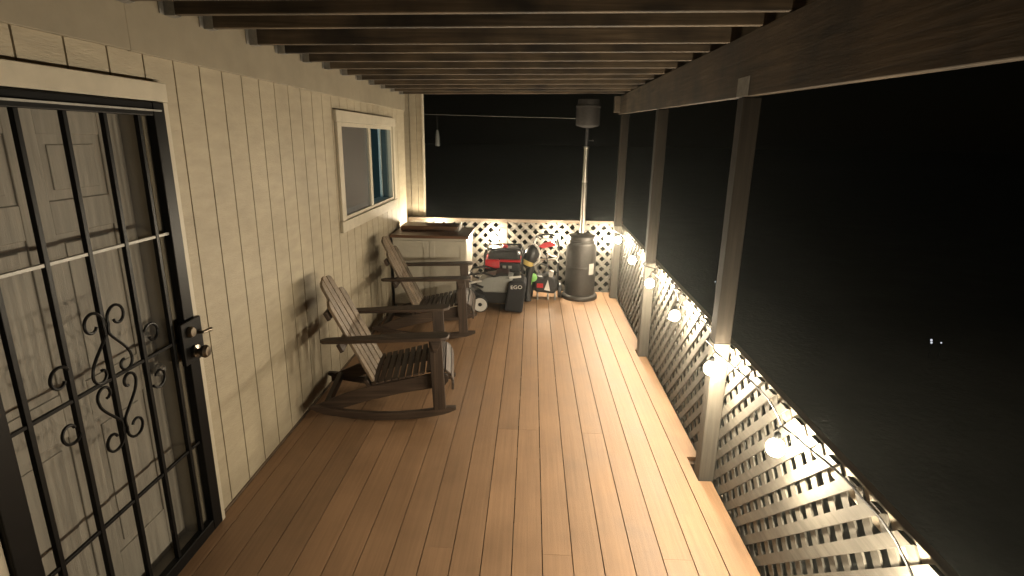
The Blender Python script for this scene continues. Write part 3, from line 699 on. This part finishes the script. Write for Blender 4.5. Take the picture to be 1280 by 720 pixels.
f = MB(); f.lathe([(0, 1.8855), (0.022, 1.8855), (0.022, 2.10), (0, 2.10)], 20); f.tube([(0.02, -0.01, 1.955), (0.06, -0.03, 1.955), (0.075, -0.035, 1.96)], [0.007, 0.007, 0.016], 10); f.build('control_valve', M['black'], h, smooth=True)
f = MB(); f.lathe([(0, 2.1005), (0.05, 2.1005), (0.10, 2.115), (0.135, 2.125), (0.14, 2.14), (0.14, 2.33), (0.146, 2.335), (0.146, 2.35), (0.13, 2.356), (0.125, 2.42), (0, 2.42)], 36); f.build('burner_head', M['mesh'], h, smooth=True)

# ------------------------------------------------------------------ lawn mower (grey shell, black grass bag)
m_ = thing('lawn_mower', 'grey and black push lawn mower with its grass bag and white hubbed wheel', 'lawn mower', (-0.33, 6.28, 0), 0)
f = MB()
f.prism([(-0.36, 0.16), (-0.30, 0.10), (-0.02, 0.085), (0.08, 0.09), (0.10, 0.20), (0.02, 0.25), (-0.28, 0.25), (-0.36, 0.21)], -0.10, 0.24, XZ); f.build('deck_housing', M['black'], m_, bevel=0.018)
f = MB(); f.prism([(-0.29, 0.30), (-0.20, 0.225), (0.05, 0.225), (0.11, 0.25), (0.14, 0.40), (-0.02, 0.43), (-0.17, 0.405), (-0.25, 0.355)], -0.12, 0.20, XZ); f.build('motor_cover', M['grey'], m_, bevel=0.02)
f = MB(); f.prism([(-0.37, 0.29), (-0.29, 0.22), (-0.19, 0.185), (-0.19, 0.155), (-0.32, 0.15), (-0.40, 0.24)], -0.13, 0.20, XZ); f.build('front_bumper', M['black'], m_, bevel=0.014)
for x, y, r in ((-0.235, -0.16, 0.092), (-0.235, 0.25, 0.092), (0.09, 0.25, 0.10)):
    mt = Matrix.Translation((x, y, r)) @ Matrix.Rotation(PI/2, 4, 'X')
    f = MB(); f.lathe([(r*0.7, -0.022), (r*0.97, -0.02), (r, -0.012), (r, 0.012), (r*0.97, 0.02), (r*0.7, 0.022), (r*0.7, -0.022)], 30, mt); wl_ = f.build('wheel', M['black'], m_, smooth=True)
    f = MB(); f.lathe([(0, 0.012), (r*0.26, 0.012), (r*0.26, 0.02), (r*0.6, 0.026), (r*0.86, 0.025), (r*0.88, 0.0225), (r*0.6, 0.018), (r*0.3, -0.02), (0, -0.02)], 30, mt); f.build('hubcap', M['white'], wl_, smooth=True)
    f = MB(); f.lathe([(0, 0.0125), (r*0.25, 0.0125), (r*0.2, 0.024), (0, 0.024)], 18, mt); f.build('axle_cap', M['black'], wl_, smooth=True)
f = MB()
# tapered fabric bag
pf = [(0.045, 0.03), (0.255, 0.005), (0.30, 0.34), (0.27, 0.385), (0.10, 0.375), (0.085, 0.30)]
f.prism(pf, -0.20, 0.16, XZ); bag = f.build('grass_bag', M['bag'], m_, bevel=0.022)
tc_ = bpy.data.curves.new('lettering', 'FONT'); tc_.body = 'EGO'; tc_.size = 0.058; tc_.extrude = 0.0008; tc_.align_x = 'CENTER'
tc_.materials.append(M['white']); tmp = bpy.data.objects.new('lettering_text', tc_); to = bpy.data.objects.new('lettering', bpy.data.meshes.new_from_object(tmp)); bpy.data.objects.remove(tmp); col.objects.link(to); to.parent = bag; to.location = (0.185, -0.2025, 0.30); to.rotation_euler = (PI/2, math.radians(-3), 0); to.scale = (1.15, 1, 1)
f = MB()
for yy in (-0.13, 0.21):
    f.tube([(-0.20, yy, 0.29), (-0.34, yy, 0.33), (-0.385, yy, 0.40), (-0.36, yy, 0.44), (-0.2, yy, 0.46), (-0.08, yy, 0.425), (-0.02, yy, 0.44)], 0.013, 8)
f.tube([(-0.385, -0.13, 0.40), (-0.395, 0.04, 0.41), (-0.385, 0.21, 0.40)], 0.013, 8)
f.build('folded_handle', M['black'], m_, smooth=True)
f = MB(); f.tube([(-0.36, -0.145, 0.335), (-0.30, -0.15, 0.355), (-0.22, -0.145, 0.37)], 0.011, 8); f.build('latch_bar', M['white'], m_, smooth=True)
f = MB(); f.tube([(0.10, -0.145, 0.415), (0.16, -0.148, 0.425), (0.235, -0.145, 0.432)], 0.014, 8); f.build('latch_bar', M['white'], m_, smooth=True)
f = MB(); f.box(-0.06, 0.09, -0.15, 0.12, 0.432, 0.462); f.build('battery_lid', M['black'], m_, bevel=0.01)

# ------------------------------------------------------------------ red and black machine behind the mower
g_ = thing('portable_generator', 'red and black boxy engine machine behind the lawn mower', 'generator', (-0.31, 6.72, 0))
f = MB()
for x in (-0.24, 0.22):
    for y in (-0.16, 0.16):
        f.tube([(x, y, 0.0), (x, y, 0.60), (x * 0.9, y, 0.665)], 0.013, 8)
for y in (-0.16, 0.16):
    f.tube([(-0.24, y, 0.03), (0.22, y, 0.03)], 0.013, 8); f.tube([(-0.216, y, 0.665), (0.198, y, 0.665)], 0.013, 8); f.tube([(-0.24, y, 0.40), (0.22, y, 0.40)], 0.013, 8)
for x in (-0.24, 0.22): f.tube([(x, -0.16, 0.03), (x, 0.16, 0.03)], 0.013, 8)
f.build('tube_frame', M['black'], g_, smooth=True)
f = MB(); f.prism([(-0.205, 0.50), (0.19, 0.50), (0.195, 0.60), (0.16, 0.655), (-0.16, 0.655), (-0.205, 0.60)], -0.14, 0.14, XZ); f.build('fuel_tank', M['black'], g_, bevel=0.03)
f = MB(); f.box(-0.235, -0.06, -0.19, 0.15, 0.415, 0.535); f.box(-0.06, 0.20, -0.185, 0.14, 0.505, 0.535); f.build('side_cowl', M['red'], g_, bevel=0.03)
f = MB(); f.box(-0.055, 0.20, -0.175, 0.14, 0.385, 0.500); f.build('control_panel', M['black'], g_, bevel=0.012)
for x in (0.0, 0.07):
    f = MB(); f.box(x - 0.022, x + 0.022, -0.182, -0.176, 0.43, 0.465); f.build('outlet', M['galv'], g_, bevel=0.004)
f = MB(); f.lathe([(0, -0.12), (0.10, -0.12), (0.125, -0.09), (0.125, 0.10), (0.10, 0.12), (0, 0.12)], 24, Matrix.Translation((-0.08, 0, 0.22)) @ Matrix.Rotation(PI/2, 4, 'X')); f.box(0.03, 0.19, -0.12, 0.12, 0.06, 0.34); f.box(-0.2, 0.19, -0.13, 0.13, 0.045, 0.09); f.build('engine', M['black'], g_, smooth=True)
f = MB(); f.lathe([(0, 0), (0.035, 0), (0.037, 0.02), (0.03, 0.03), (0, 0.03)], 20, Matrix.Translation((0.0, 0, 0.656))); f.build('fuel_cap', M['red'], g_, smooth=True)
# leaf blower / trimmer lying between
t_ = thing('leaf_blower', 'black handheld leaf blower with a yellow band propped on the mower', 'leaf blower', (0.02, 6.62, 0.0))
mt = Matrix.Translation((-0.005, 0, 0.585)) @ Matrix.Rotation(math.radians(22), 4, 'Y')
f = MB(); f.lathe([(0, -0.16), (0.05, -0.16), (0.075, -0.12), (0.088, -0.04), (0.085, 0.04), (0.065, 0.10), (0.04, 0.13), (0, 0.132)], 24, mt); f.build('motor_body', M['black'], t_, smooth=True)
f = MB(); f.lathe([(0.077, -0.125), (0.083, -0.115), (0.0895, -0.075), (0.088, -0.065), (0.08, -0.075)], 24, mt); f.build('band', M['yellow'], t_, smooth=True)
f = MB(); f.tube([(-0.01, -0.01, 0.46), (-0.03, -0.02, 0.30), (-0.04, -0.03, 0.12), (-0.03, -0.04, 0.012)], [0.05, 0.042, 0.04, 0.045], 14); f.build('blower_tube', M['black'], t_, smooth=True)
f = MB(); f.tube([(0.03, -0.06, 0.48), (0.085, -0.085, 0.53), (0.105, -0.085, 0.62), (0.075, -0.06, 0.70), (0.04, -0.02, 0.71)], 0.013, 8); f.build('handle', M['white'], t_, smooth=True)

# ------------------------------------------------------------------ wheeled cart with arched handle, red plate and coiled hose
p_ = thing('pressure_washer', 'wheeled washer with black arched handle and red cross plate left of the heater', 'pressure washer', (0.205, 6.80, 0))
f = MB(); a = [(-0.155, 0.03, 0.10), (-0.155, 0.02, 0.45), (-0.150, 0.0, 0.70), (-0.13, -0.01, 0.785), (-0.08, -0.015, 0.812), (0.0, -0.018, 0.822), (0.08, -0.015, 0.812), (0.13, -0.01, 0.785), (0.150, 0.0, 0.70), (0.155, 0.02, 0.45), (0.155, 0.03, 0.10)]
f.tube(a, 0.014, 10); f.build('handle_frame', M['black'], p_, smooth=True)
f = MB(); f.tube([(-0.153, 0.012, 0.50), (0.153, 0.012, 0.50)], 0.010, 8); f.build('cross_bar', M['steelpole'], p_, smooth=True)
f = MB(); f.prism([(-0.10, 0.665), (-0.03, 0.71), (0.05, 0.735), (0.12, 0.70), (0.10, 0.675), (0.02, 0.655), (-0.05, 0.64)], -0.018, 0.012, XZ); f.build('hose_plate', M['red'], p_, bevel=0.006)
f = MB()
f.tube([(-0.12, -0.02, 0.80), (-0.05, -0.03, 0.765), (0.04, -0.03, 0.775), (0.12, -0.03, 0.745), (0.135, -0.035, 0.68), (0.07, -0.04, 0.625), (0.0, -0.04, 0.60), (0.06, -0.045, 0.555), (0.13, -0.045, 0.545)], 0.007, 8)
f.tube([(0.12, -0.03, 0.64), (0.155, -0.04, 0.60), (0.15, -0.045, 0.54), (0.13, -0.04, 0.50), (0.155, -0.045, 0.47)], 0.009, 8)
f.tube([(-0.13, -0.02, 0.77), (-0.145, -0.03, 0.70), (-0.10, -0.035, 0.66), (-0.12, -0.03, 0.60)], 0.008, 8)
f.build('hose', M['white'], p_, smooth=True)
f = MB(); f.prism([(-0.13, 0.10), (0.12, 0.08), (0.155, 0.17), (0.12, 0.29), (0.03, 0.345), (-0.03, 0.30), (-0.12, 0.32), (-0.15, 0.22)], -0.12, 0.06, XZ); f.build('pump_body', M['black'], p_, bevel=0.025)
f = MB(); f.prism([(-0.015, 0.135), (0.060, 0.12), (0.028, 0.265)], -0.129, -0.1205, XZ); f.build('front_panel', M['white'], p_)
f = MB(); f.prism([(0.035, 0.305), (0.085, 0.30), (0.10, 0.375), (0.045, 0.39)], -0.135, -0.05, XZ); f.build('nozzle_holder', M['label'], p_, bevel=0.006)
f = MB(); f.box(-0.11, -0.03, -0.127, -0.1205, 0.16, 0.215); f.build('name_plate', M['red'], p_, bevel=0.002)
f = MB(); f.tube([(0.06, -0.10, 0.36), (0.02, -0.12, 0.44), (-0.06, -0.08, 0.46), (-0.11, -0.03, 0.40), (-0.08, -0.05, 0.33)], 0.010, 8); f.tube([(-0.02, -0.05, 0.33), (0.02, -0.03, 0.47), (0.0, -0.02, 0.56)], 0.008, 8); f.build('fuel_line', M['black'], p_, smooth=True)
for x in (-0.175, 0.185):
    f = MB(); f.lathe([(0, -0.022), (0.09, -0.022), (0.10, -0.012), (0.10, 0.012), (0.09, 0.022), (0, 0.022)], 26, Matrix.Translation((x, 0.03, 0.10)) @ Matrix.Rotation(PI/2, 4, 'Y')); f.build('wheel', M['black'], p_, smooth=True)
for x in (-0.10, 0.03, 0.12):
    f = MB(); f.tube([(x, -0.07, 0.16), (x + 0.005, -0.10, 0.05), (x + 0.005, -0.115, 0.0)], 0.011, 8); f.build('foot', M['galv'], p_, smooth=True)
f = MB(); f.lathe([(0, -0.018), (0.045, -0.018), (0.052, -0.010), (0.052, 0.012), (0.03, 0.02), (0, 0.02)], 26, Matrix.Translation((-0.16, -0.16, 0.30)) @ Matrix.Rotation(PI/2, 4, 'X')); f.tube([(-0.17, -0.15, 0.27), (-0.19, -0.15, 0.20)], 0.014, 8); f.tube([(-0.16, -0.14, 0.30), (-0.12, -0.05, 0.30), (-0.05, 0.0, 0.26)], 0.01, 8); f.build('reel', M['green'], p_, smooth=True)

# ------------------------------------------------------------------ out in the dark
f = MB(); f.tube([(-3.2 + 0.4 * i, 9.0 + 0.01*i, 2.335 - 0.003*i - 0.02*math.sin(PI*i/20)) for i in range(11)], 0.0040, 6)
o = f.build('overhead_wire', M['galv'], None, smooth=True); tag(o, 'thin pale wire stretched in the dark beyond the far railing', 'wire')
hg = thing('hanging_feeder', 'small pale tapered feeder hanging from the wire beyond the railing', 'hanging feeder', (-1.52, 9.03, 1.83))
f = MB(); f.lathe([(0, 0), (0.04, 0), (0.042, 0.02), (0.036, 0.14), (0.020, 0.23), (0.008, 0.25), (0, 0.25)], 16); f.build('feeder_body', M['grey'], hg, smooth=True)
f = MB(); f.tube([(0, 0, 0.249), (0, -0.015, 0.50)], 0.0015, 5); f.build('hook', M['galv'], hg)
def garden_light(loc, label, r):
    gl_ = thing('garden_light', label, 'garden light', loc, 0, 'small lights far out in the dark yard')
    f = MB(); f.lathe([(0, 0), (0.006, 0.0), (0.006, 0.20), (0, 0.20)], 8); f.build('stake', M['black'], gl_)
    f = MB(); f.lathe([(0, 0.2005), (r*0.7, 0.2005), (r, 0.2005 + r), (r*0.7, 0.2005 + r*1.8), (0, 0.2005 + r*2)], 10); f.build('lens', M['farlight'], gl_, smooth=True)
    return gl_
garden_light((5.05, 6.66, -0.60), 'upper of the small white lights clustered in the yard at right', 0.013)
garden_light((4.99, 6.57, -0.60), 'lower left of the small white lights clustered in the yard at right', 0.012)
garden_light((5.115, 6.58, -0.60), 'lower right and dimmest of the lights clustered in the yard', 0.009)
garden_light((3.24, 9.40, -0.60), 'single tiny white light in the yard left of the nearest post', 0.013)

# ------------------------------------------------------------------ thin mist added to stand for lens bloom round the bulbs
m, t, b = newmat('bloom_mist'); t.nodes.remove(b); pv = N(t, 'ShaderNodeVolumePrincipled', Density=0.0020, Anisotropy=0.88)
pv.inputs['Color'].default_value = (0.86, 0.93, 0.90, 1); t.links.new(pv.outputs[0], t.nodes['Material Output'].inputs['Volume'])
hz = MB(); hz.box(-40, 40, -20, 60, -2.6, 8.0); hz = hz.build('bloom_haze', m); tag(hz, None, None, kind='stuff')
